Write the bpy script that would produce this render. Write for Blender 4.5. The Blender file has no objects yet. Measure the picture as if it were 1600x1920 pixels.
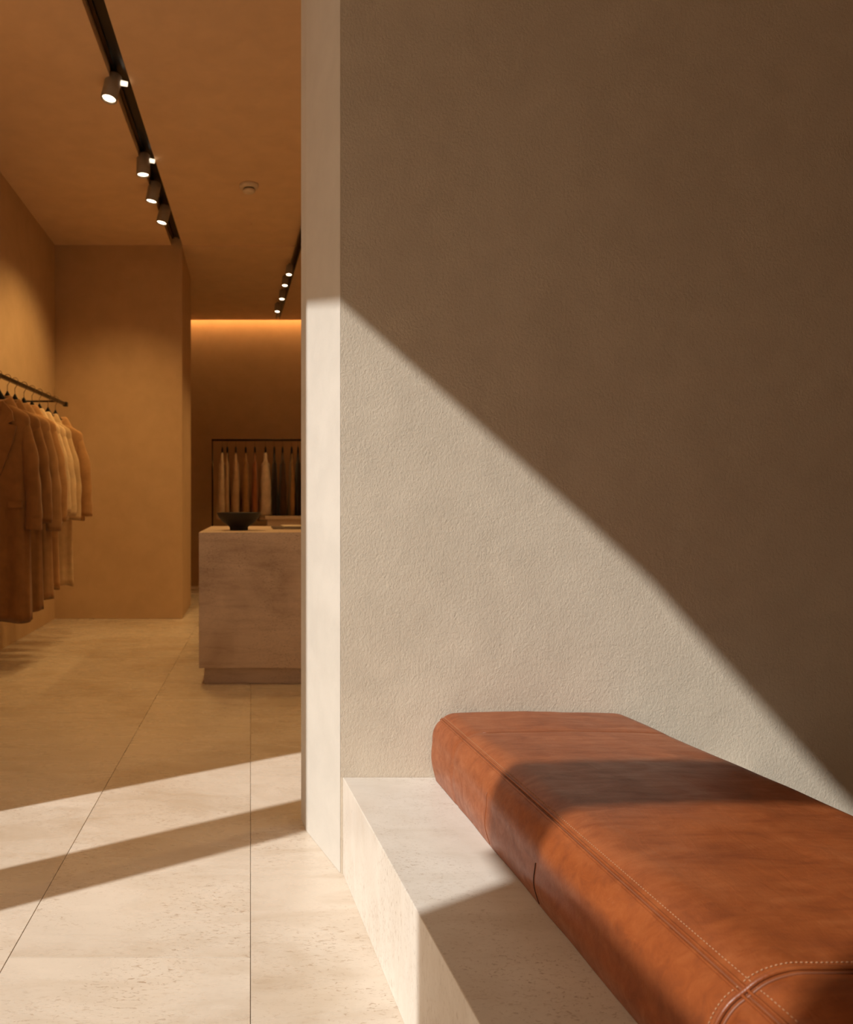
import bpy, bmesh, math, random
from mathutils import Vector, Matrix, noise

C = bpy.context.scene
COL = C.collection
random.seed(7)

# ------------------------------------------------------------------ camera
F, CX, CY, EYE = 1500.0, 470.0, 950.0, 1.0       # focal in px of 1600x1920, vanishing point, eye height
cam_d = bpy.data.cameras.new('camera'); cam = bpy.data.objects.new('camera', cam_d); COL.objects.link(cam)
cam.location = (0, 0, EYE); cam.rotation_euler = (math.pi/2, 0, 0)
cam_d.sensor_fit = 'HORIZONTAL'; cam_d.sensor_width = 36; cam_d.lens = F/1600*36
cam_d.shift_x = (800-CX)/1600; cam_d.shift_y = (CY-960)/1600
cam_d.clip_start = .02; cam_d.clip_end = 200
cam_d.dof.use_dof = True; cam_d.dof.focus_distance = 1.75; cam_d.dof.aperture_fstop = 7.0
C.camera = cam

# ------------------------------------------------------------------ world, sun, exposure
SKY = (1.0, .74, .50); SKY_STRENGTH = 1.9
w = bpy.data.worlds.new('world'); C.world = w; w.use_nodes = True
bg = w.node_tree.nodes['Background']; bg.inputs[0].default_value = (*SKY, 1); bg.inputs[1].default_value = SKY_STRENGTH
SUN_DIR = Vector((.853, .522, -.776)).normalized()
sd = bpy.data.lights.new('sun', 'SUN'); sd.energy = 4.5; sd.color = (.98, 1.0, .96); sd.angle = .011
sun = bpy.data.objects.new('sun', sd); COL.objects.link(sun)
sun.rotation_euler = SUN_DIR.to_track_quat('-Z', 'Y').to_euler(); sun.location = (-5, -3, 5)
C.view_settings.view_transform = 'Standard'; C.view_settings.look = 'None'
C.view_settings.exposure = 0.0; C.view_settings.gamma = 1.0; C.view_settings.use_curve_mapping = False
LAMP = (1.0, .61, .225)

# ------------------------------------------------------------------ material helpers
def new_mat(name):
    m = bpy.data.materials.new(name); m.use_nodes = True
    return m, m.node_tree, m.node_tree.nodes['Principled BSDF']
def N(nt, typ, **kw):
    n = nt.nodes.new(typ)
    for k, v in kw.items(): setattr(n, k, v)
    return n
def coords(nt, scale=(1, 1, 1), rnd=False):
    tc = N(nt, 'ShaderNodeTexCoord'); mp = N(nt, 'ShaderNodeMapping')
    mp.inputs['Scale'].default_value = scale
    nt.links.new(tc.outputs['Object'], mp.inputs['Vector'])
    if rnd:
        oi = N(nt, 'ShaderNodeObjectInfo'); ml = N(nt, 'ShaderNodeMath', operation='MULTIPLY'); ml.inputs[1].default_value = 37.0
        cb = N(nt, 'ShaderNodeCombineXYZ')
        nt.links.new(oi.outputs['Random'], ml.inputs[0])
        for i in range(3): nt.links.new(ml.outputs[0], cb.inputs[i])
        nt.links.new(cb.outputs[0], mp.inputs['Location'])
    return mp.outputs[0]
def nz(nt, vec, scale, detail=4, rough=.55, dist=0.0):
    n = N(nt, 'ShaderNodeTexNoise'); nt.links.new(vec, n.inputs['Vector'])
    n.inputs['Scale'].default_value = scale; n.inputs['Detail'].default_value = detail
    n.inputs['Roughness'].default_value = rough; n.inputs['Distortion'].default_value = dist
    return n.outputs[0]
def ramp(nt, fac, stops):
    r = N(nt, 'ShaderNodeValToRGB'); nt.links.new(fac, r.inputs[0])
    el = r.color_ramp.elements
    while len(el) < len(stops): el.new(.5)
    for e, (p, c) in zip(el, stops):
        e.position = p; e.color = (*c, 1) if len(c) == 3 else c
    return r.outputs[0]
def mix(nt, fac, a, b, mode='MIX'):
    m = N(nt, 'ShaderNodeMix', data_type='RGBA', blend_type=mode)
    if isinstance(fac, float): m.inputs[0].default_value = fac
    else: nt.links.new(fac, m.inputs[0])
    for i, v in ((6, a), (7, b)):
        if isinstance(v, tuple): m.inputs[i].default_value = (*v, 1)
        else: nt.links.new(v, m.inputs[i])
    return m.outputs[2]
def bump(nt, b, layers):
    prev = None
    for h, strength, dist in layers:
        n = N(nt, 'ShaderNodeBump'); n.inputs['Strength'].default_value = strength; n.inputs['Distance'].default_value = dist
        nt.links.new(h, n.inputs['Height'])
        if prev is not None: nt.links.new(prev, n.inputs['Normal'])
        prev = n.outputs[0]
    nt.links.new(prev, b.inputs['Normal'])

def plaster(name, base, dark, grain=.6, rough=.9, gscale=110, blot=1.3):
    m, nt, b = new_mat(name); v = coords(nt)
    big = nz(nt, v, blot, 5, .6, .6); mid = nz(nt, v, blot*6, 4, .6, .3)
    c1 = ramp(nt, big, [(.3, dark), (.68, base)])
    lo = tuple(x*.90 for x in base); hi = tuple(min(1, x*1.05) for x in base)
    c2 = ramp(nt, mid, [(.35, lo), (.65, hi)])
    nt.links.new(mix(nt, .45, c1, c2), b.inputs['Base Color'])
    b.inputs['Roughness'].default_value = rough; b.inputs['Specular IOR Level'].default_value = .2
    if grain:
        v2 = coords(nt, (1, 1, .75))
        bump(nt, b, [(nz(nt, v, 4, 3, .5, 1.0), .3*grain, .02), (nz(nt, v2, gscale, 5, .7, .3), 1.3*grain, .0030), (nz(nt, v2, 34, 3, .5, 1.0), .3*grain, .004)])
    return m
def travertine(name, base, stain, pit, rough=.3, along=(3.0, 14.0, 14.0), rnd=True, pitamt=.55, coat=.0):
    m, nt, b = new_mat(name); v = coords(nt, (1, 1, 1), rnd); vs = coords(nt, along, rnd)
    blot = nz(nt, v, 1.7, 6, .62, .7); streak = nz(nt, vs, 1.0, 6, .66, .6)
    light = tuple(min(1, x*1.12) for x in base)
    c = mix(nt, .38, ramp(nt, blot, [(.32, stain), (.5, base), (.7, light)]), ramp(nt, streak, [(.34, stain), (.52, base), (.68, light)]))
    vp = coords(nt, tuple(a*a_k for a, a_k in zip(along, (24, 15, 15))), rnd)
    p1 = nz(nt, vp, 1.0, 4, .6, .8); gate = nz(nt, v, 3.2, 3, .6)
    f1 = ramp(nt, p1, [(.56, (0, 0, 0)), (.66, (1, 1, 1))]); f2 = ramp(nt, gate, [(.38, (.12, .12, .12)), (.60, (1, 1, 1))])
    f = mix(nt, 1.0, f1, f2, 'MULTIPLY')
    fs = N(nt, 'ShaderNodeMath', operation='MULTIPLY'); fs.inputs[1].default_value = pitamt; nt.links.new(f, fs.inputs[0])
    nt.links.new(mix(nt, fs.outputs[0], c, pit), b.inputs['Base Color'])
    rr = ramp(nt, streak, [(.3, (rough*1.25,)*3), (.7, (rough*.8,)*3)]); nt.links.new(rr, b.inputs['Roughness'])
    b.inputs['Specular IOR Level'].default_value = .45
    inv = N(nt, 'ShaderNodeMath', operation='MULTIPLY'); inv.inputs[1].default_value = -1.0; nt.links.new(f, inv.inputs[0])
    bump(nt, b, [(inv.outputs[0], .25, .0008), (streak, .05, .002)])
    return m
def leather(name, base, dark, light):
    m, nt, b = new_mat(name); v = coords(nt); vs = coords(nt, (1.0, 4.0, 4.0))
    big = nz(nt, v, 5, 5, .6, .8); st = nz(nt, vs, 9, 6, .7, .6)
    c = mix(nt, .5, ramp(nt, big, [(.3, dark), (.5, base), (.75, light)]), ramp(nt, st, [(.33, dark), (.5, base), (.72, light)]))
    sc = nz(nt, coords(nt, (1, 2.2, 2.2)), 38, 5, .75, 1.5); gate = nz(nt, v, 7, 2)
    f = mix(nt, 1.0, ramp(nt, sc, [(.60, (0, 0, 0)), (.74, (.4, .4, .4))]), ramp(nt, gate, [(.45, (0, 0, 0)), (.65, (1, 1, 1))]), 'MULTIPLY')
    nt.links.new(mix(nt, f, c, (.46, .20, .095)), b.inputs['Base Color'])
    nt.links.new(ramp(nt, st, [(.3, (.46,)*3), (.7, (.31,)*3)]), b.inputs['Roughness'])
    b.inputs['Specular IOR Level'].default_value = .5
    vo = N(nt, 'ShaderNodeTexVoronoi'); vo.inputs['Scale'].default_value = 420; nt.links.new(v, vo.inputs['Vector'])
    bump(nt, b, [(vo.outputs['Distance'], .18, .0006), (nz(nt, coords(nt, (3, 1, 1)), 14, 4, .6, 1.0), .25, .004)])
    return m
def cloth(name, base, rough=.95):
    m, nt, b = new_mat(name); v = coords(nt)
    lo = tuple(x*.82 for x in base)
    nt.links.new(ramp(nt, nz(nt, v, 14, 4), [(.35, lo), (.65, base)]), b.inputs['Base Color'])
    b.inputs['Roughness'].default_value = rough; b.inputs['Sheen Weight'].default_value = .15
    b.inputs['Specular IOR Level'].default_value = .15
    bump(nt, b, [(nz(nt, v, 260, 2), .2, .001)])
    return m
def plain(name, base, rough=.5, metal=0.0, var=.12):
    m, nt, b = new_mat(name); v = coords(nt)
    lo = tuple(x*(1-var) for x in base)
    nt.links.new(ramp(nt, nz(nt, v, 30, 3), [(.35, lo), (.65, base)]), b.inputs['Base Color'])
    b.inputs['Roughness'].default_value = rough; b.inputs['Metallic'].default_value = metal
    return m
def glow(name, col, s):
    m, nt, b = new_mat(name)
    b.inputs['Base Color'].default_value = (*col, 1); b.inputs['Emission Color'].default_value = (*col, 1); b.inputs['Emission Strength'].default_value = s
    return m

M = {}
M['wall'] = plaster('tan_wall_plaster', (.64, .545, .435), (.54, .445, .345), .5, .92, 150)
M['jamb'] = plaster('pale_jamb_plaster', (.56, .51, .455), (.50, .45, .39), .15, .8, 160)
M['shop_wall'] = plaster('ochre_shop_plaster', (.61, .43, .26), (.53, .355, .20), .12, .75, 60, 1.1)
M['ceiling'] = plaster('ochre_ceiling_plaster', (.82, .60, .39), (.73, .52, .33), .12, .8, 60, 1.0)
M['floor'] = travertine('polished_travertine', (.62, .53, .44), (.48, .375, .275), (.27, .16, .085), .27, (3.0, 11.0, 11.0))
M['grout'] = plain('floor_grout', (.42, .32, .23), .9)
M['bench_stone'] = travertine('honed_travertine', (.64, .58, .52), (.55, .475, .40), (.25, .15, .09), .34, (5.0, 14.0, 5.0), False, .6)
M['counter_stone'] = travertine('counter_travertine', (.60, .46, .35), (.36, .25, .175), (.16, .095, .055), .38, (3.5, 3.5, 22.0), False, .9)
M['leather'] = leather('cognac_leather', (.23, .055, .013), (.14, .030, .007), (.33, .10, .032))
M['seam'] = plain('leather_seam', (.22, .07, .03), .5)
M['seam_dark'] = plain('dark_seam', (.05, .018, .01), .7)
M['thread'] = plain('tan_thread', (.46, .23, .115), .7)
M['black_metal'] = plain('black_metal', (.02, .017, .014), .38, .3)
M['bronze'] = plain('dark_bronze', (.055, .035, .02), .3, .9)
M['steel'] = plain('hook_steel', (.25, .18, .12), .3, .9)
M['black_wood'] = plain('black_hanger', (.006, .005, .005), .75)
M['black_wood'].node_tree.nodes['Principled BSDF'].inputs['Specular IOR Level'].default_value = .2
M['lamp_body'] = plain('grey_lamp_body', (.30, .25, .20), .45)
M['white_plastic'] = plain('cream_plastic', (.80, .68, .52), .5)
M['bowl'] = plain('dark_bowl', (.014, .009, .007), .6, 0, .3)
M['lens'] = glow('lamp_lens', (1.0, .80, .55), 7)
M['knob'] = glow('knob_glow', (1.0, .82, .6), 1.6)  # brightness put in as emission; the knob itself holds no lamp
M['cove'] = glow('cove_strip', (1.0, .58, .22), 11)
M['paper'] = plain('cream_paper', (.55, .45, .33), .6)
M['cover'] = plain('dark_cover', (.06, .035, .02), .5)
M['facade'] = plaster('facade_plaster', (.55, .44, .33), (.50, .38, .27), .2, .85)
M['street'] = plain('street_paving', (.42, .36, .29), .9)

# ------------------------------------------------------------------ mesh helpers
def mesh_obj(name, verts, faces, mat, parent=None, smooth=False, kind=None):
    me = bpy.data.meshes.new(name); me.from_pydata([tuple(v) for v in verts], [], faces); me.update()
    bm = bmesh.new(); bm.from_mesh(me); bmesh.ops.recalc_face_normals(bm, faces=bm.faces); bm.to_mesh(me); bm.free()
    return link(name, me, mat, parent, smooth, kind)
def link(name, me, mat, parent=None, smooth=False, kind=None):
    if mat is not None: me.materials.append(mat)
    if smooth:
        for p in me.polygons: p.use_smooth = True
    o = bpy.data.objects.new(name, me); COL.objects.link(o)
    if parent is not None: o.parent = parent
    if kind: o['kind'] = kind
    return o
def bm_obj(name, bm, mat, parent=None, smooth=False, kind=None):
    bmesh.ops.recalc_face_normals(bm, faces=bm.faces)
    me = bpy.data.meshes.new(name); bm.to_mesh(me); bm.free()
    return link(name, me, mat, parent, smooth, kind)
def prism_bm(poly, z0, z1, bev=0.0, seg=2):
    bm = bmesh.new()
    lo = [bm.verts.new((x, y, z0)) for x, y in poly]; hi = [bm.verts.new((x, y, z1)) for x, y in poly]
    n = len(poly)
    bm.faces.new(lo[::-1]); bm.faces.new(hi)
    for i in range(n): bm.faces.new((lo[i], lo[(i+1) % n], hi[(i+1) % n], hi[i]))
    bmesh.ops.recalc_face_normals(bm, faces=bm.faces)
    if bev: bmesh.ops.bevel(bm, geom=list(bm.edges), offset=bev, segments=seg, affect='EDGES', profile=.6)
    return bm
def rect(x0, x1, y0, y1): return [(x0, y0), (x1, y0), (x1, y1), (x0, y1)]
def box(name, x0, x1, y0, y1, z0, z1, mat, parent=None, bev=0.0, kind=None):
    return bm_obj(name, prism_bm(rect(x0, x1, y0, y1), z0, z1, bev), mat, parent, False, kind)
def struct(o): o['kind'] = 'structure'; return o
def empty(name, loc, rz=0.0):
    e = bpy.data.objects.new(name, None); COL.objects.link(e); e.location = loc; e.rotation_euler = (0, 0, rz); e.empty_display_size = .1
    return e
def tag(o, label, cat, group=None):
    o['label'] = label; o['category'] = cat
    if group: o['group'] = group
    return o
def frame_of(d):
    d = Vector(d).normalized(); a = Vector((0, 0, 1)) if abs(d.z) < .9 else Vector((1, 0, 0))
    u = d.cross(a).normalized(); return u, d.cross(u).normalized()
def tube_bm(pts, r, seg=8, caps=True, bm=None):
    bm = bm or bmesh.new(); pts = [Vector(p) for p in pts]; rings = []
    rs = r if isinstance(r, (list, tuple)) else [r]*len(pts)
    u = None
    for i, p in enumerate(pts):
        d = pts[min(i+1, len(pts)-1)]-pts[max(i-1, 0)]
        if u is None: u, v = frame_of(d)
        else:
            dn = d.normalized(); u = (u-dn*u.dot(dn)).normalized(); v = dn.cross(u)
        rings.append([bm.verts.new(p+(u*math.cos(2*math.pi*k/seg)+v*math.sin(2*math.pi*k/seg))*rs[i]) for k in range(seg)])
    for a, b in zip(rings, rings[1:]):
        for k in range(seg): bm.faces.new((a[k], a[(k+1) % seg], b[(k+1) % seg], b[k]))
    if caps: bm.faces.new(rings[0][::-1]); bm.faces.new(rings[-1])
    return bm
def lathe_bm(prof, seg=48, axis=None):
    bm = bmesh.new(); rings = []
    for r, z in prof:
        rings.append([bm.verts.new((r*math.cos(2*math.pi*k/seg), r*math.sin(2*math.pi*k/seg), z)) for k in range(seg)] if r > 1e-5 else [bm.verts.new((0, 0, z))])
    for a, b in zip(rings, rings[1:]):
        for k in range(seg):
            k2 = (k+1) % seg
            if len(a) == 1 and len(b) == 1: continue
            if len(a) == 1: bm.faces.new((a[0], b[k], b[k2]))
            elif len(b) == 1: bm.faces.new((a[k], a[k2], b[0]))
            else: bm.faces.new((a[k], a[k2], b[k2], b[k]))
    return bm

# ------------------------------------------------------------------ key measures
YW = 2.18                 # plane of the big plaster wall
CEIL = 3.333; CEIL2 = 3.32
LWX = -1.745              # left wall of the shop
YB = 7.14                 # front of the projecting wall block at the back
FARY = 10.08
ENTC = 3.75               # ceiling of the entrance bay
RX = 3.4
GX = -1.76                # inner face of the glazed shop front
PX0 = .2514

# ------------------------------------------------------------------ setting: floor with separate slabs
fl = struct(box('floor', -1.9, 3.6, -2.7, 10.4, -.12, -.005, M['grout']))
fl['label'] = 'pale polished travertine slab floor'
def l1(y): return -.5663+.0165*y
def slab(xa, xb, y0, y1):
    g = .0007
    poly = [(xa(y0)+g, y0+g), (xb(y0)-g, y0+g), (xb(y1)-g, y1-g), (xa(y1)+g, y1-g)]
    o = bm_obj('slab', prism_bm(poly, -.005, 0.0, .0008, 1), M['floor'], fl)
k = lambda x: (lambda y: x)
for (xa, xb, ys) in ((k(-1.9), l1, (-2.6, 1.3, 5.3, 8.4, 10.3)), (l1, k(0), (-2.6, -.6, 1.775, 4.17, 7.0, 10.3)),
                     (k(0), k(1.15), (-2.6, 1.0, 4.60, 7.4, 10.3)), (k(1.15), k(2.3), (-2.6, 1.9, 5.2, 10.3)), (k(2.3), k(3.5), (-2.6, 2.6, 6.0, 10.3))):
    for a, b_ in zip(ys, ys[1:]): slab(xa, xb, a, b_)
struct(box('floor_outside', -14, GX-.16, -14, 14, -.2, -.02, M['street']))

# ------------------------------------------------------------------ walls
A_ = (.2445, YW); B_ = (.1715, 2.466); C_ = (.1612, 2.557)
struct(box('wall_front', A_[0]+.0005, RX+.1, YW, 2.555, 0, ENTC, M['wall']))
jb = prism_bm([A_, B_, C_, (.246, 2.557), (.2445, 2.20)], 0, ENTC, .0025, 2)
struct(bm_obj('trim_1', jb, M['jamb']))['label'] = 'pale splayed plaster end of the wall'
# grid-built front wall of the shop beyond (right hand room)
struct(box('wall_left', LWX-.15, LWX, 2.07, YB+.2, 0, CEIL+.3, M['shop_wall']))
struct(box('wall_block', LWX-.15, -.609, YB-.004, 8.16, 0, CEIL+.1, M['shop_wall'], bev=.004))
struct(box('wall_back', LWX-1.6, RX, FARY, FARY+.15, 0, CEIL+.6, M['shop_wall']))
struct(box('wall_left_back', LWX-1.75, LWX-1.6, 8.0, FARY+.15, 0, CEIL+.3, M['shop_wall']))
struct(box('wall_left_return', LWX-1.75, LWX-.14, 8.0, 8.15, 0, CEIL+.3, M['shop_wall']))
struct(box('wall_right_shop', RX, RX+.15, 2.5, FARY+.15, 0, CEIL+.6, M['shop_wall']))
struct(box('wall_right_entrance', RX, RX+.15, -2.7, 2.5, 0, ENTC+.1, M['wall']))
struct(box('wall_behind', GX-.1, RX+.1, -2.8, -2.65, 0, ENTC+.1, M['wall']))
# ceilings (the track lies in a slot; the slot runs a little askew)
S0, S1 = (-.778, -.675), (-.708, -.609)       # slot edges at Y=3.68 and Y=7.14
def sx(i, y): t = (y-3.68)/(7.14-3.68); return S0[i]+(S1[i]-S0[i])*t
CY0 = 2.56
struct(bm_obj('ceiling', prism_bm([(LWX-.1, CY0), (sx(0, CY0), CY0), (sx(0, YB), YB), (LWX-.1, YB)], CEIL, CEIL+.12), M['ceiling']))
struct(bm_obj('ceiling_middle', prism_bm([(sx(1, CY0), CY0), (RX, CY0), (RX, YB), (sx(1, YB), YB)], CEIL, CEIL+.12), M['ceiling']))
struct(bm_obj('ceiling_slot', prism_bm([(sx(0, CY0), CY0), (sx(1, CY0), CY0), (sx(1, YB), YB), (sx(0, YB), YB)], CEIL+.07, CEIL+.12), M['bronze']))
struct(box('ceiling_back', LWX-1.7, RX, YB+.0, FARY-.14, CEIL2, CEIL2+.12, M['ceiling']))
struct(box('ceiling_top', LWX-1.7, RX+.1, 2.5, FARY+.2, CEIL+.28, CEIL+.38, M['ceiling']))
struct(box('ceiling_entrance', GX-.2, RX+.1, -2.8, CY0-.003, ENTC, ENTC+.12, M['ceiling']))
struct(box('wall_over_opening', LWX-.1, A_[0]-.001, CY0-.1, CY0-.003, CEIL, ENTC, M['ceiling']))
# cove strip at the top of the far wall
cv = struct(box('trim_2', LWX-1.6, RX, FARY-.135, FARY-.06, CEIL2+.135, CEIL2+.15, M['cove']))
cv['label'] = 'hidden cove light strip'

# ------------------------------------------------------------------ shop front on the left (out of view, openings shaped to cast the sun patches)
GT = .05
def yz_panel(name, poly, mat, x=GX, t=GT):
    vs = [(x, y, z) for y, z in poly]+[(x-t, y, z) for y, z in poly]; n = len(poly)
    fs = [tuple(range(n)), tuple(range(2*n-1, n-1, -1))]+[(i, (i+1) % n, n+(i+1) % n, n+i) for i in range(n)]
    return struct(mesh_obj(name, vs, fs, mat))
sh = (LWX-GX)  # small plan offset between measured plane (-1.73) and the panels
def y_in(y0): return y0-.612*(-1.73-GX)       # measured at X=-1.73, moved to X=GX
def z_in(z0): return z0+.91*(-1.73-GX)
HY = [(y_in(2.10), z_in(3.35)), (y_in(.97), z_in(3.352)), (y_in(.56), z_in(3.364)), (y_in(.43), z_in(3.36)), (y_in(.116), z_in(3.25)), (y_in(-.6), z_in(3.10)), (-2.7, z_in(3.08))]
yz_panel('wall_glazed_header', [(a, b_+.046) for a, b_ in HY]+[(-2.7, ENTC), (y_in(2.10), ENTC)], M['facade'])
struct(box('trim_3', GX-GT, GX, y_in(1.30), y_in(1.57)-.612*GT, 0, ENTC, M['facade']))
struct(box('trim_4', GX-.1, GX, y_in(2.07), 2.6, 0, ENTC, M['facade']))
yz_panel('wall_low_front', [(-2.7, 0), (y_in(.185), 0), (y_in(.178), z_in(2.40)), (y_in(-.15), z_in(2.43)), (y_in(-.6), z_in(2.44)), (-2.7, z_in(2.44))], M['facade'])
yz_panel('shadow_brace', [(y_in(.31), z_in(2.34)), (y_in(.30), z_in(2.58)), (y_in(.033), z_in(3.0)), (y_in(-.25), z_in(3.40)), (y_in(-.52), z_in(3.42)), (y_in(-.192), z_in(2.95)), (y_in(.044), z_in(2.58)), (y_in(.075), z_in(2.43)), (y_in(.08), z_in(2.34))], M['facade'])  # unseen slanted brace, shaped to throw the shade band across the cushion
yz_panel('wall_front_end', [(-2.7, z_in(2.40)), (y_in(-.555), z_in(2.40)), (y_in(-.555), ENTC), (-2.7, ENTC)], M['facade'])

# ------------------------------------------------------------------ stone bench platform
PS = .072
def pxl(y): return PX0+PS*(YW-y)
pt = empty('stone_bench', (.9, 1.0, 0))
pl = bm_obj('plinth', prism_bm([(pxl(-.9), -.9), (1.36, -.9), (1.36, YW-.001), (pxl(YW-.001), YW-.001)], 0, .263, .0022, 2), M['bench_stone'])
pl.location = -Vector(pt.location); pl.parent = pt
tag(pt, 'long low travertine bench block running along the floor below the leather cushion', 'bench')

# ------------------------------------------------------------------ leather cushion
ZB, ZT = .2635, .445
Y1, Y0 = YW-.004, .80
def cl(y): return .488+.052*(YW-y)                 # left side in plan
def cr(y): return 1.035+.165*(YW-y)
def profile(s, y):
    """s in 0..1 runs from the left foot up, over the top and down to the right foot"""
    L, R = cl(y), cr(y); rad = .064+.042*(YW-y)
    rz = min(rad, ZT-ZB-.02)
    # near end: the shell closes round
    e = max(0.0, 1-(y-Y0)/.11); ins = (1-math.sqrt(max(0, 1-e*e)))*.10
    e2 = max(0.0, 1-(Y1-y)/.03); ins2 = (1-math.sqrt(max(0, 1-e2*e2)))*.02
    ins = max(ins, ins2); L += ins*.9; R -= ins*.9; zt = ZT-ins*.95
    rz = min(rz, zt-ZB-.015); H = zt-rz-ZB; arc = math.pi/2*(rad+rz)/2; W = R-L-2*rad
    tot = 2*H+2*arc+W
    # fixed share of s for every portion so seams run straight along the cushion
    a, b_, c_, d_ = .20, .34, .66, .80
    if s < a:
        t = s/a; z = ZB+H*t; x = L-.004*math.sin(math.pi*t)**2 + .010*(1-t)**3
    elif s < b_:
        th = (s-a)/(b_-a)*math.pi/2; x = L+rad*(1-math.cos(th)); z = ZB+H+rz*math.sin(th)
    elif s < c_:
        t = (s-b_)/(c_-b_); x = L+rad+W*t; z = zt+.004*math.sin(math.pi*t)
    elif s < d_:
        th = (1-(s-c_)/(d_-c_))*math.pi/2; x = R-rad*(1-math.cos(th)); z = ZB+H+rz*math.sin(th)
    else:
        t = 1-(s-d_)/(1-d_); z = ZB+H*t; x = R+.004*math.sin(math.pi*t)**2 - .010*(1-t)**3
    return Vector((x, y, z))
S_SEAM = .20+.14*(50/90)
def surf(s, y, lift=0.0):
    p = profile(s, y)
    d1 = profile(min(1, s+.004), y)-profile(max(0, s-.004), y); d2 = profile(s, y+.004)-profile(s, y-.004)
    n = d2.cross(d1); n = n.normalized() if n.length > 1e-9 else Vector((0, 0, 1))
    if n.z < 0 and .2 < s < .8: n = -n
    if s <= .2 and n.x > 0: n = -n
    if s >= .8 and n.x < 0: n = -n
    # soft undulation and slight pinching along the seams
    und = .0022*noise.noise(Vector((p.x*7, p.y*5, p.z*7)))+.0011*noise.noise(Vector((p.x*22, p.y*9, p.z*20)))
    pin = -.0022*math.exp(-((s-S_SEAM)/.012)**2) - .003*math.exp(-((y-.955)/.010)**2)-.0016*math.exp(-((y-1.97)/.010)**2)
    return p+n*(und+pin+lift)
NS, NY = 150, 200
ys = [Y0+.002+(Y1-Y0-.002)*((i/NY)**1.25) for i in range(NY+1)]
verts, faces = [], []
for y in ys:
    for j in range(NS+1): verts.append(surf(j/NS, y))
for i in range(NY):
    for j in range(NS):
        a = i*(NS+1)+j; faces.append((a, a+1, a+NS+2, a+NS+1))
faces.append(tuple(range(NS+1))); faces.append(tuple((NY)*(NS+1)+j for j in range(NS, -1, -1)))
for i in range(NY): faces.append((i*(NS+1), (i+1)*(NS+1), (i+1)*(NS+1)+NS, i*(NS+1)+NS))
cu = empty('seat_cushion', (.8, 1.4, ZB))
body = mesh_obj('cushion_body', verts, faces, M['leather'], None, True)
def to_parent(o, par): o.location = -Vector(par.location); o.parent = par; return o
to_parent(body, cu)
tag(cu, 'thick cognac brown leather seat cushion with stitched seams on the stone bench', 'cushion')
yl = [Y0+.012+(Y1-Y0-.014)*i/160 for i in range(161)]
for ds in (-.0036, .0036):
    to_parent(bm_obj('welt', tube_bm([surf(S_SEAM+ds, y, .0012) for y in yl], .0024, 8), M['leather'], None, True), cu)
to_parent(bm_obj('seam', tube_bm([surf(S_SEAM, y, -.0002) for y in yl], .0014, 6), M['seam'], None, True), cu)
ss = [i/150 for i in range(4, 147)]
to_parent(bm_obj('welt', tube_bm([surf(s, .962, .0016) for s in ss], .0032, 6), M['leather'], None, True), cu)
to_parent(bm_obj('seam', tube_bm([surf(s, .955, .0008) for s in ss], .0015, 6), M['seam'], None, True), cu)
to_parent(bm_obj('seam', tube_bm([surf(s, 1.97, .0003) for s in [i/100 for i in range(34, 97)]], .0011, 6), M['seam'], None, True), cu)
to_parent(bm_obj('seam', tube_bm([surf(s, 1.475-.02*s, .0002) for s in [i/200 for i in range(2, 38)]], .0012, 6), M['seam_dark'], None, True), cu)
to_parent(bm_obj('seam', tube_bm([surf(s, 1.735, .0002) for s in [i/200 for i in range(2, 45)]], .0009, 6), M['seam'], None, True), cu)
def stitches(fn, a, b_, pitch, r=.0008):
    bm = bmesh.new(); L = (fn(b_)-fn(a)).length; n = 400; pts = [fn(a+(b_-a)*i/n) for i in range(n+1)]
    acc = 0; last = 0; run = [pts[0]]; q = 0
    cum = [0.0]
    for p, q_ in zip(pts, pts[1:]): cum.append(cum[-1]+(q_-p).length)
    def at(d):
        for i in range(len(cum)-1):
            if cum[i+1] >= d:
                t = (d-cum[i])/max(1e-9, cum[i+1]-cum[i]); return pts[i].lerp(pts[i+1], t)
        return pts[-1]
    d = 0.0
    while d+pitch*.6 < cum[-1]:
        tube_bm([at(d), at(d+pitch*.3)+Vector((0, 0, r*.25)), at(d+pitch*.6)], [r*.6, r, r*.6], 5, True, bm); d += pitch
    return bm
st = to_parent(bm_obj('stitching', stitches(lambda y: surf(S_SEAM+.0115, y, .0006), .815, 2.165, .0062), M['thread'], None, True, 'stuff'), cu)
st = to_parent(bm_obj('stitching', stitches(lambda s: surf(s, .972, .0006), .05, .95, .0062), M['thread'], None, True, 'stuff'), cu)

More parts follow.
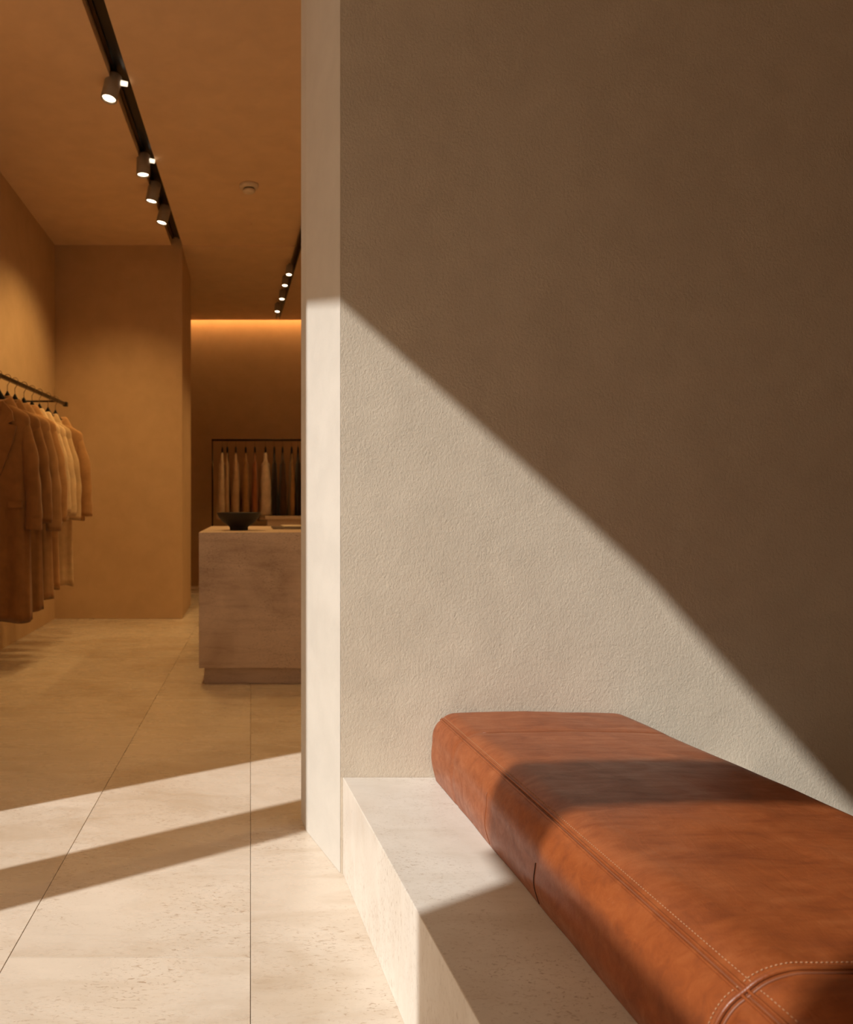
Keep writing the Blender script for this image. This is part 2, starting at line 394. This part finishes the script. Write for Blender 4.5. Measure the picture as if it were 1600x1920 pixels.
# ------------------------------------------------------------------ stone counter, bowl, books
ct = empty('stone_counter', (.35, 5.1, 0))
to_parent(box('counter_block', -.290, 1.45, 4.48, 5.88, .095, .857, M['counter_stone'], None, .004), ct)
to_parent(box('plinth', -.263, 1.42, 4.53, 5.84, 0, .0955, M['counter_stone'], None, .002), ct)
tag(ct, 'brownish travertine counter block on a recessed plinth in the shop', 'counter')
bwx, bwy = (448-CX)/F*4.86, 4.86
prof = [(0, .0), (.052, .0), (.056, .004), (.055, .018), (.066, .028), (.100, .052), (.124, .082), (.134, .104), (.1345, .108), (.130, .108), (.120, .086), (.095, .058), (.055, .036), (0, .030)]
bw = bm_obj('bowl', lathe_bm(prof, 64), M['bowl'], None, True); bw.location = (bwx, bwy, .857)
tag(bw, 'wide dark footed bowl standing on the stone counter', 'bowl')
def book(x, y, z, wx, wy, h, rz, lab, cov):
    e = empty('book', (x, y, z), rz)
    box('cover', -wx/2, wx/2, -wy/2, wy/2, 0, .002, cov, e); box('pages', -wx/2+.003, wx/2-.004, -wy/2+.003, wy/2-.003, .002, h-.002, M['paper'], e)
    box('cover', -wx/2, wx/2, -wy/2, wy/2, h-.002, h, cov, e); box('spine', -wx/2-.0015, -wx/2, -wy/2, wy/2, 0, h, cov, e)
    tag(e, lab, 'book', 'flat books on the counter')
book(.345, 5.30, .857, .40, .52, .010, 0, 'larger flat dark book lying lowest on the counter', M['cover'])
book(.36, 5.27, .867, .30, .40, .009, .03, 'smaller thin pale book on top of the larger dark book', M['paper'])

# ------------------------------------------------------------------ track lights
def aim_matrix(p, d):
    q = Vector(d).normalized().to_track_quat('-Z', 'Y'); return q
def spot(x, y, zc, d, label, group, power, size, r=.045, L=.14, second=False, blend=.6):
    e = empty('spotlight', (x, y, zc)); tag(e, label, 'spotlight', group)
    bm_obj('stem', tube_bm([(0, 0, 0), (0, 0, -.045)], .011, 10), M['black_metal'], e)
    d = Vector(d).normalized(); q = d.to_track_quat('-Z', 'Y')
    top = Vector((0, 0, -.035))-d*.02
    c = lathe_bm([(0, 0), (r*.92, 0), (r, -.006), (r, -L), (r*.86, -L), (r*.82, -L+.014), (0, -L+.014)], 28)
    b = bm_obj('lamp_housing', c, M['lamp_body'], e, True); b.rotation_euler = q.to_euler(); b.location = top
    for p in b.data.polygons: p.use_smooth = abs(p.normal.z) < .5
    ln = bm_obj('lens', lathe_bm([(0, -L+.006), (r*.80, -L+.008), (r*.80, -L+.0135), (0, -L+.0135)], 24), M['lens'], e)
    ln.rotation_euler = q.to_euler(); ln.location = top
    if second:
        kb = bm_obj('knob', tube_bm([(r*.9, .0, -.055), (r*.9+.035, .0, -.062)], [.014, .013], 14), M['knob'], e, True)
    ld = bpy.data.lights.new('lamp_light', 'SPOT'); ld.energy = power; ld.color = LAMP; ld.spot_size = size; ld.spot_blend = blend; ld.shadow_soft_size = .03
    lo = bpy.data.objects.new('lamp_light', ld); COL.objects.link(lo); lo.parent = e; lo.rotation_euler = q.to_euler(); lo.location = top+d*(L+.004)
    return e
def track(name, xa, ya, xb, yb, z, wd, label):
    e = empty(name, ((xa+xb)/2, (ya+yb)/2, z)); o = Vector(e.location)
    dx, dy = xb-xa, yb-ya; n = math.hypot(dx, dy); px, py = dy/n*wd/2, -dx/n*wd/2
    def strip(nm, k0, k1, z0, z1, mt):
        poly = [(xa+px*k0, ya+py*k0), (xa+px*k1, ya+py*k1), (xb+px*k1, yb+py*k1), (xb+px*k0, yb+py*k0)]
        to_parent(bm_obj(nm, prism_bm(poly, z0, z1), mt), e)
    strip('rail', -1, 1, z-.010, z, M['black_metal']); strip('rail_lip', -1, -.55, z-.030, z-.010, M['bronze']); strip('rail_lip', .55, 1, z-.030, z-.010, M['black_metal'])
    tag(e, label, 'track')
    return e
def tc_x(y): return (sx(0, y)+sx(1, y))/2
track('lighting_track', tc_x(2.62), 2.62, tc_x(YB-.06), YB-.06, CEIL+.069, .075, 'long black lighting track recessed in the ceiling above the coats')
g1 = 'spotlights on the near ceiling track'
labs = ['nearest and largest grey cylinder spotlight on the near ceiling track', 'second grey cylinder spotlight on the near track, hanging most upright', 'third grey cylinder spotlight on the near track, between two others', 'farthest grey cylinder spotlight on the near track, closest to the wall']
for (px_, yy, dd, sec, lab) in ((213, 4.38, (-.20, -.12, -1), True, labs[0]), (269, 5.36, (-.02, .0, -1), True, labs[1]), (290, 5.83, (-.20, .0, -1), False, labs[2]), (310, 6.28, (-.24, -.05, -1), False, labs[3])):
    spot((px_-CX)/F*yy, yy, CEIL+.042, dd, lab, g1, 40, math.radians(115), second=sec)
g2 = 'spotlights on the far ceiling track'
track('lighting_track', .450, 6.3, .335, 9.75, CEIL2-.002, .05, 'thin dark lighting track on the ceiling above the far clothes rack')
labs = ['small bright spotlight nearest on the far ceiling track', 'second small bright spotlight along the far ceiling track', 'third small bright spotlight along the far ceiling track', 'last small bright spotlight of the far track, nearest the lit cove']
for (px_, py_, lab) in ((549, 522, labs[0]), (541, 542, labs[1]), (535, 567, labs[2]), (526, 590, labs[3])):
    z = CEIL2-.17; yy = (z-1)*F/(950-py_)
    spot((px_-CX)/F*yy-.03, yy, CEIL2-.03, (-.08, -.20, -1), lab, g2, 24, math.radians(85), r=.032, L=.10)
# added unseen lamps brighten the shop: near track towards the entrance, third track right
for yy in (2.85, 3.25): spot(tc_x(yy), yy, CEIL+.042, (-1.0, .3, -.8), 'added unseen spotlight nearest the entrance, brightening the coats and left wall' if yy < 3 else 'added unseen spotlight further along the near track, brightening the coats and left wall', g1, 26, math.radians(85))
track('lighting_track', 1.9, 3.0, 1.9, 9.5, CEIL2-.002, .05, 'added unseen lighting track over the right half of the shop, behind the wall')  # track added out of view to carry extra lamps for the shop
for yy, wh in ((3.6, 'nearest'), (5.2, 'middle'), (6.8, 'farthest')): spot(1.9, yy, CEIL2-.03, (-.2, 0, -1), wh+' of three added grey spotlights, unseen behind the big plaster wall, brightening the shop', 'added spotlights over the right half of the shop', 48, math.radians(110))
sdx = empty('smoke_detector', ((467-CX)/F*5.80, 5.80, CEIL))
bm_obj('base', lathe_bm([(0, 0), (.068, 0), (.070, -.010), (.066, -.022), (.05, -.028), (0, -.028)], 40), M['white_plastic'], sdx, True)
bm_obj('dark_gap', lathe_bm([(0, -.028), (.040, -.028), (.040, -.038), (0, -.038)], 32), M['bronze'], sdx, True)
bm_obj('sensor_cap', lathe_bm([(0, -.038), (.046, -.038), (.044, -.052), (.03, -.060), (0, -.062)], 32), M['white_plastic'], sdx, True)
tag(sdx, 'round cream smoke detector on the shop ceiling', 'smoke detector')
sp2 = bm_obj('sprinkler_cover', lathe_bm([(0, 0), (.028, 0), (.026, -.004), (0, -.005)], 24), M['ceiling'], None, True); sp2.location = ((467-CX)/F*6.6, 6.6, CEIL)
tag(sp2, 'tiny flat round cover plate on the ceiling beyond the smoke detector', 'ceiling cover')

# ------------------------------------------------------------------ clothes rail on the left wall
RZ = 1.806
def rail_x(y): return -1.839+.0606*y
ra = empty('clothes_rail', (rail_x(6.3), 6.3, RZ))
to_parent(bm_obj('rail', prism_bm([(rail_x(3.9)-.011, 3.9), (rail_x(3.9)+.011, 3.9), (rail_x(6.3)+.011, 6.3), (rail_x(6.3)-.011, 6.3)], RZ-.012, RZ+.012, .002, 1), M['bronze']), ra)
to_parent(box('end_cap', rail_x(6.3)-.016, rail_x(6.3)+.016, 6.27, 6.32, RZ-.017, RZ+.017, M['black_metal'], None, .003), ra)
for yy in (6.12, 4.3):
    to_parent(bm_obj('bracket', tube_bm([(LWX, yy, RZ), (rail_x(yy)-.012, yy, RZ)], .007, 10), M['bronze']), ra)
    to_parent(bm_obj('wall_plate', tube_bm([(LWX, yy, RZ), (LWX+.008, yy, RZ)], .025, 20), M['bronze']), ra)
tag(ra, 'dark bronze clothes rail fixed to the left shop wall', 'clothes rail')

def hanger(x, y, z, rz, label, group, hook=.105, hw=.15):
    e = empty('clothes_hanger', (x, y, z), rz)
    R = .022; pts = [(0, 0, -hook), (0, 0, -hook*.55), (.012, 0, -.035)]
    for i in range(10):
        a = -math.pi*.25+i/9*math.pi*1.25; pts.append((R*math.cos(a), 0, R*math.sin(a)-.006))
    bm_obj('hook', tube_bm(pts, .0022, 6), M['steel'], e, True)
    bm = bmesh.new(); rings = []
    for i in range(15):
        t = i/14*2-1; xx = t*hw; zz = -hook-.018-.152*abs(t)**.75
        hh = .012+.022*math.exp(-(t/.34)**2); dd = .012
        rings.append([bm.verts.new((xx+0, dd*math.cos(a), zz+hh*math.sin(a))) for a in [j/8*2*math.pi for j in range(8)]])
    for a, b_ in zip(rings, rings[1:]):
        for j in range(8): bm.faces.new((a[j], a[(j+1) % 8], b_[(j+1) % 8], b_[j]))
    bm.faces.new(rings[0]); bm.faces.new(rings[-1])
    bm_obj('hanger_arm', bm, M['black_wood'], e, True)
    tag(e, label, 'hanger', group); return e

def garment(name, x, y, z, rz, length, mat, label, cat, group, seed=0, hwR=.2, hwL=.16, depth=.045, sleeveL=.70, flare=.06, lapel=False, flareL=.0, edge=False, drop=.0):
    """z: level of the neck. Local x across the shoulders, local -y the front."""
    e = empty(name, (x, y, z-length), rz); rnd = random.Random(seed); Z0 = length
    lv = [(0, .22, .55), (-.012, .33, .75), (-.03, .45, .85), (-.06, .72, .9), (-.085, .93, .9), (-.105, 1.0, .95), (-.14, 1.02, 1.0)]
    n = 22
    for i in range(1, n+1):
        t = i/n; lv.append((-.14-(length-.14)*t, 1.0-.03*math.sin(math.pi*t)+.10*t, 1.0+(.75 if edge else .25)*t))
    SEG = 56; vs = []; fs = []
    ph = rnd.uniform(0, 6)
    for li, (zz, kw, kd) in enumerate(lv):
        amp = max(0, min(1, (-zz-.15)/.6))
        dd = depth*kd*(.45 if (edge and zz > -.12) else 1)
        for s_ in range(SEG):
            a = 2*math.pi*s_/SEG; ca, sa = math.cos(a), math.sin(a)
            W = (hwR if ca > 0 else hwL)*kw
            if zz > -.1: W = W+.0
            xx = W*math.copysign(abs(ca)**.85, ca); yy = dd*math.copysign(abs(sa)**.8, sa)
            rip = amp*.010*(math.sin(a*5+ph+zz*1.5)+.6*math.sin(a*9+ph*2-zz*2))
            xx += rip*.5*ca; yy += rip*sa*1.1
            dz = (0.008*math.sin(a*3+ph) if li == len(lv)-1 else 0)
            vs.append((xx, yy, Z0+zz+dz))
    for li in range(len(lv)-1):
        for s_ in range(SEG):
            a = li*SEG+s_; b_ = li*SEG+(s_+1) % SEG; fs.append((a, b_, b_+SEG, a+SEG))
    # hem turned up inside
    base = (len(lv)-1)*SEG; nb = len(vs)
    for s_ in range(SEG):
        X_, Y_, Z_ = vs[base+s_]; vs.append((X_*.93, Y_*.8, Z_+.05))
    for s_ in range(SEG): fs.append((base+s_, base+(s_+1) % SEG, nb+(s_+1) % SEG, nb+s_))
    fs.append(tuple(nb+s_ for s_ in range(SEG)))
    fs.append(tuple(range(SEG))[::-1])
    mesh_obj('garment_body', vs, fs, mat, e, True)
    for sgn, hw, fl_ in ((1, hwR, flare), (-1, hwL, flareL)):
        bm = bmesh.new(); rings = []; K = 16; m_ = 20
        for i in range(m_+1):
            t = i/m_; cx_ = sgn*(hw-.045+fl_*(t**.9)+.018*math.sin(math.pi*t)+.012*min(1, t*4)); cz = Z0-.092-sleeveL*t
            cyy = 0 if edge else -.006*math.sin(math.pi*t)-.012*t
            rx = .032+.022*min(1, t*3)-.006*t; ry = (.018+.03*min(1, t*2.5))*(depth/.05)*(1.25 if edge else .95)
            ring = []
            for j in range(K):
                a = 2*math.pi*j/K; q_ = 1+.09*math.sin(3*a+ph+t*7)*min(1, t*2)+.05*math.sin(23*t+a*2)
                ring.append(bm.verts.new((cx_+rx*q_*math.cos(a), cyy+ry*q_*math.sin(a), cz+.02*math.cos(a)*(-sgn)*min(1, (1-t)*5)*.8)))
            rings.append(ring)
        inner = [bm.verts.new((v.co.x*.0+rings[-1][j].co.x*.9+.1*cx_, rings[-1][j].co.y*.85, rings[-1][j].co.z+.035)) for j, v in enumerate(rings[-1])]
        rings.append(inner)
        for a, b_ in zip(rings, rings[1:]):
            for j in range(K): bm.faces.new((a[j], a[(j+1) % K], b_[(j+1) % K], b_[j]))
        bm.faces.new(rings[-1]); bm.faces.new(rings[0])
        bm_obj('sleeve', bm, mat, e, True)
        if lapel:
            cb = bmesh.new(); rr = []
            for i in range(3):
                t = i/2; cz = Z0-.092-sleeveL+.075*(1-t)-.001
                rr.append([cb.verts.new((cx_+(rx+.004)*math.cos(2*math.pi*j/16), cyy+(ry+.004)*math.sin(2*math.pi*j/16), cz)) for j in range(16)])
            for a, b_ in zip(rr, rr[1:]):
                for j in range(16): cb.faces.new((a[j], a[(j+1) % 16], b_[(j+1) % 16], b_[j]))
            bm_obj('cuff', cb, mat, e, True)
    # collar round the neck
    cb = bmesh.new(); rr = []
    for (k0, zz) in ((.30, .012), (.36, .030), (.44, .020), (.62, -.045)):
        rr.append([cb.verts.new(((hwR if math.cos(a) > 0 else hwL)*k0*math.cos(a), -depth*(.72+.35*k0)*math.sin(a)*1.0, Z0+zz-.04*max(0, math.sin(a)))) for a in [j/24*2*math.pi for j in range(24)]])
    for a, b_ in zip(rr, rr[1:]):
        for j in range(24): cb.faces.new((a[j], a[(j+1) % 24], b_[(j+1) % 24], b_[j]))
    if not edge: bm_obj('collar', cb, mat, e, True)
    if lapel:
        for sgn in (1, -1):
            hw = hwR if sgn > 0 else hwL; yf = -depth-.007
            P = [(.045, -.01), (.105, -.075), (.118, -.135), (.080, -.150), (.135, -.165), (.11, -.27), (.03, -.46), (.008, -.50), (.012, -.2)]
            k_ = hw/.2
            vs = [(sgn*px_*k_, yf-.004-.006*(i in (2, 3, 4, 5)), Z0+pz) for i, (px_, pz) in enumerate(P)]
            vs += [(v[0], v[1]+.010, v[2]) for v in vs]; n_ = len(P)
            fs = [tuple(range(n_)), tuple(range(2*n_-1, n_-1, -1))]+[(i, (i+1) % n_, n_+(i+1) % n_, n_+i) for i in range(n_)]
            mesh_obj('lapel', vs, fs, mat, e)
        fr = [(-.004, yf+.004, Z0-.50), (.004, yf+.004, Z0-.5), (.006, yf-.002, 0.01), (-.006, yf-.002, 0.01)]
        bm_obj('front_edge', tube_bm([(.006, yf+.003, Z0-.48), (.008, yf, Z0*.4), (.008, yf-.004, .02)], .004, 6), mat, e)
        box('pocket_flap', .075, .16, yf-.004, yf+.006, Z0-.66, Z0-.62, mat, e)
        for zz in (-.52, -.63, -.74):
            b_ = bm_obj('button', lathe_bm([(0, 0), (.011, 0), (.012, .003), (0, .004)], 14), M['cover'], e, True); b_.rotation_euler = (math.pi/2, 0, 0); b_.location = (-.02, yf-.002, Z0+zz)
    tag(e, label, cat, group); return e

coat_cols = {'brown': (.27, .125, .045), 'tobacco': (.30, .145, .055), 'camel': (.56, .31, .135), 'tan': (.44, .24, .105), 'cream': (.84, .62, .38), 'sand': (.70, .49, .28)}
MC = {k_: cloth(k_+'_wool', v_) for k_, v_ in coat_cols.items()}
LC = [  # hook px, material, hem Z, sleeve length, right half width, label
 (-3, 'brown', .30, .70, .190, True, 'long dark brown wool coat with notched lapels, nearest on the left wall rail', 'coat'),
 (14, 'tobacco', .345, .66, .205, False, 'tobacco brown coat right behind the lapelled coat on the wall rail', 'coat'),
 (28, 'tan', .40, .71, .225, False, 'dull tan coat, third along the wall rail', 'coat'),
 (45, 'camel', .45, .66, .215, False, 'camel coat in the middle of the row on the wall rail', 'coat'),
 (60, 'cream', .88, .60, .190, False, 'short cream jacket, fifth from the front on the wall rail', 'jacket'),
 (74, 'cream', .90, .62, .185, False, 'second short cream jacket, just behind the other cream jacket', 'jacket'),
 (90, 'sand', .42, .66, .170, False, 'long pale sand coat hanging lower behind the cream jackets', 'coat'),
 (104, 'camel', .90, .63, .205, False, 'camel jacket hanging last, nearest the end cap of the wall rail', 'jacket')]
gl = 'coats and jackets on the left wall rail'
for i, (hp, mt, hem, sl, hw, lap, lab, cat) in enumerate(LC):
    y = 2758/(560.9-hp); x = rail_x(y); zt = RZ-.153-.004*((i*7) % 3)
    hanger(x, y, RZ+.012, 0, 'black hanger on the wall rail carrying the '+lab.split(',')[0].split(' with')[0].split(' hanging')[0].split(' right')[0].split(' in the')[0]+(' nearest the front' if i == 0 else ''), 'black hangers on the left wall rail', hook=.098)
    garment(cat, x, y, zt, 0, zt-hem, MC[mt], lab, cat, gl, seed=i*3+1, hwR=hw, hwL=min(.165, x-LWX-.045), depth=.036 if not lap else .046, sleeveL=sl, flare=.062, flareL=-.02, lapel=lap)

# ------------------------------------------------------------------ freestanding rack at the back
RY = 9.45; RZ2 = 1+125/F*RY
def fx(px_): return (px_-CX)/F*RY
rk = empty('clothing_rack', (fx(398), RY, 0))
to_parent(bm_obj('rail', tube_bm([(fx(397), RY, RZ2), (fx(640), RY, RZ2)], .013, 12), M['bronze'], None, True), rk)
for x_ in (fx(398.5), fx(638)):
    to_parent(bm_obj('post', tube_bm([(x_, RY, RZ2), (x_, RY, 0.012)], .010, 10), M['bronze'], None, True), rk)
    to_parent(box('foot', x_-.02, x_+.02, RY-.25, RY+.25, 0, .014, M['bronze'], None, .002), rk)
tag(rk, 'freestanding dark metal clothing rack in front of the far wall', 'clothing rack')
shirt_cols = {'white': (.80, .62, .46), 'beige': (.62, .42, .26), 'ochre': (.45, .24, .09), 'rust': (.42, .15, .05), 'charcoal': (.035, .022, .015), 'umber': (.10, .05, .025)}
MS = {k_: cloth(k_+'_shirt_cloth', v_) for k_, v_ in shirt_cols.items()}
RG = [(417, 'white', .036, .78, 'off-white shirt at the left end of the far rack'), (426.5, 'beige', .020, .76, 'narrow beige shirt pressed against the off-white one on the far rack'),
      (442.5, 'beige', .036, .80, 'beige shirt, third from the left on the far rack'), (461, 'ochre', .032, .80, 'ochre shirt, fourth from the left on the far rack'),
      (478, 'rust', .026, .80, 'rust coloured shirt in the middle of the far rack'), (498, 'white', .050, .80, 'widest off-white shirt with two sleeves on the far rack'),
      (514.5, 'charcoal', .026, .82, 'charcoal garment right of the widest off-white shirt'), (530, 'umber', .032, .82, 'dark umber jacket right of the charcoal garment'),
      (547, 'ochre', .024, .80, 'brownish ochre garment between two dark ones on the far rack'), (559, 'charcoal', .026, .82, 'black garment beside the pale wall end on the far rack')]
for i, (p_, mt, dp, ln, lab) in enumerate(RG):
    x = fx(p_); zt = RZ2-.148; rz = math.pi/2
    hanger(x, RY, RZ2+.013, rz, 'black hanger under the '+lab.split(' on the')[0].split(' at the')[0].split(',')[0].split(' right of')[0].split(' beside')[0], 'black hangers on the far rack', hook=.100, hw=.15)
    garment('shirt' if i not in (6, 7, 9) else 'jacket', x, RY, zt, rz, ln, MS[mt], lab, 'shirt' if i not in (6, 7, 9) else 'jacket', 'garments on the far rack', seed=40+i, hwR=.19, hwL=.19, depth=dp, sleeveL=ln-.14, flare=.03, flareL=.03, edge=True)

# low console behind the counter
cs = empty('console_table', (.8, 8.9, 0))
to_parent(box('top', fx(497)*.94, 1.5, 8.72, 9.08, .862, .895, M['counter_stone'], None, .003), cs)
to_parent(box('body', fx(497)*.94+.02, 1.48, 8.75, 9.06, 0, .862, M['counter_stone'], None, .003), cs)
tag(cs, 'plain brown stone console behind the counter, below the dark garments', 'console')
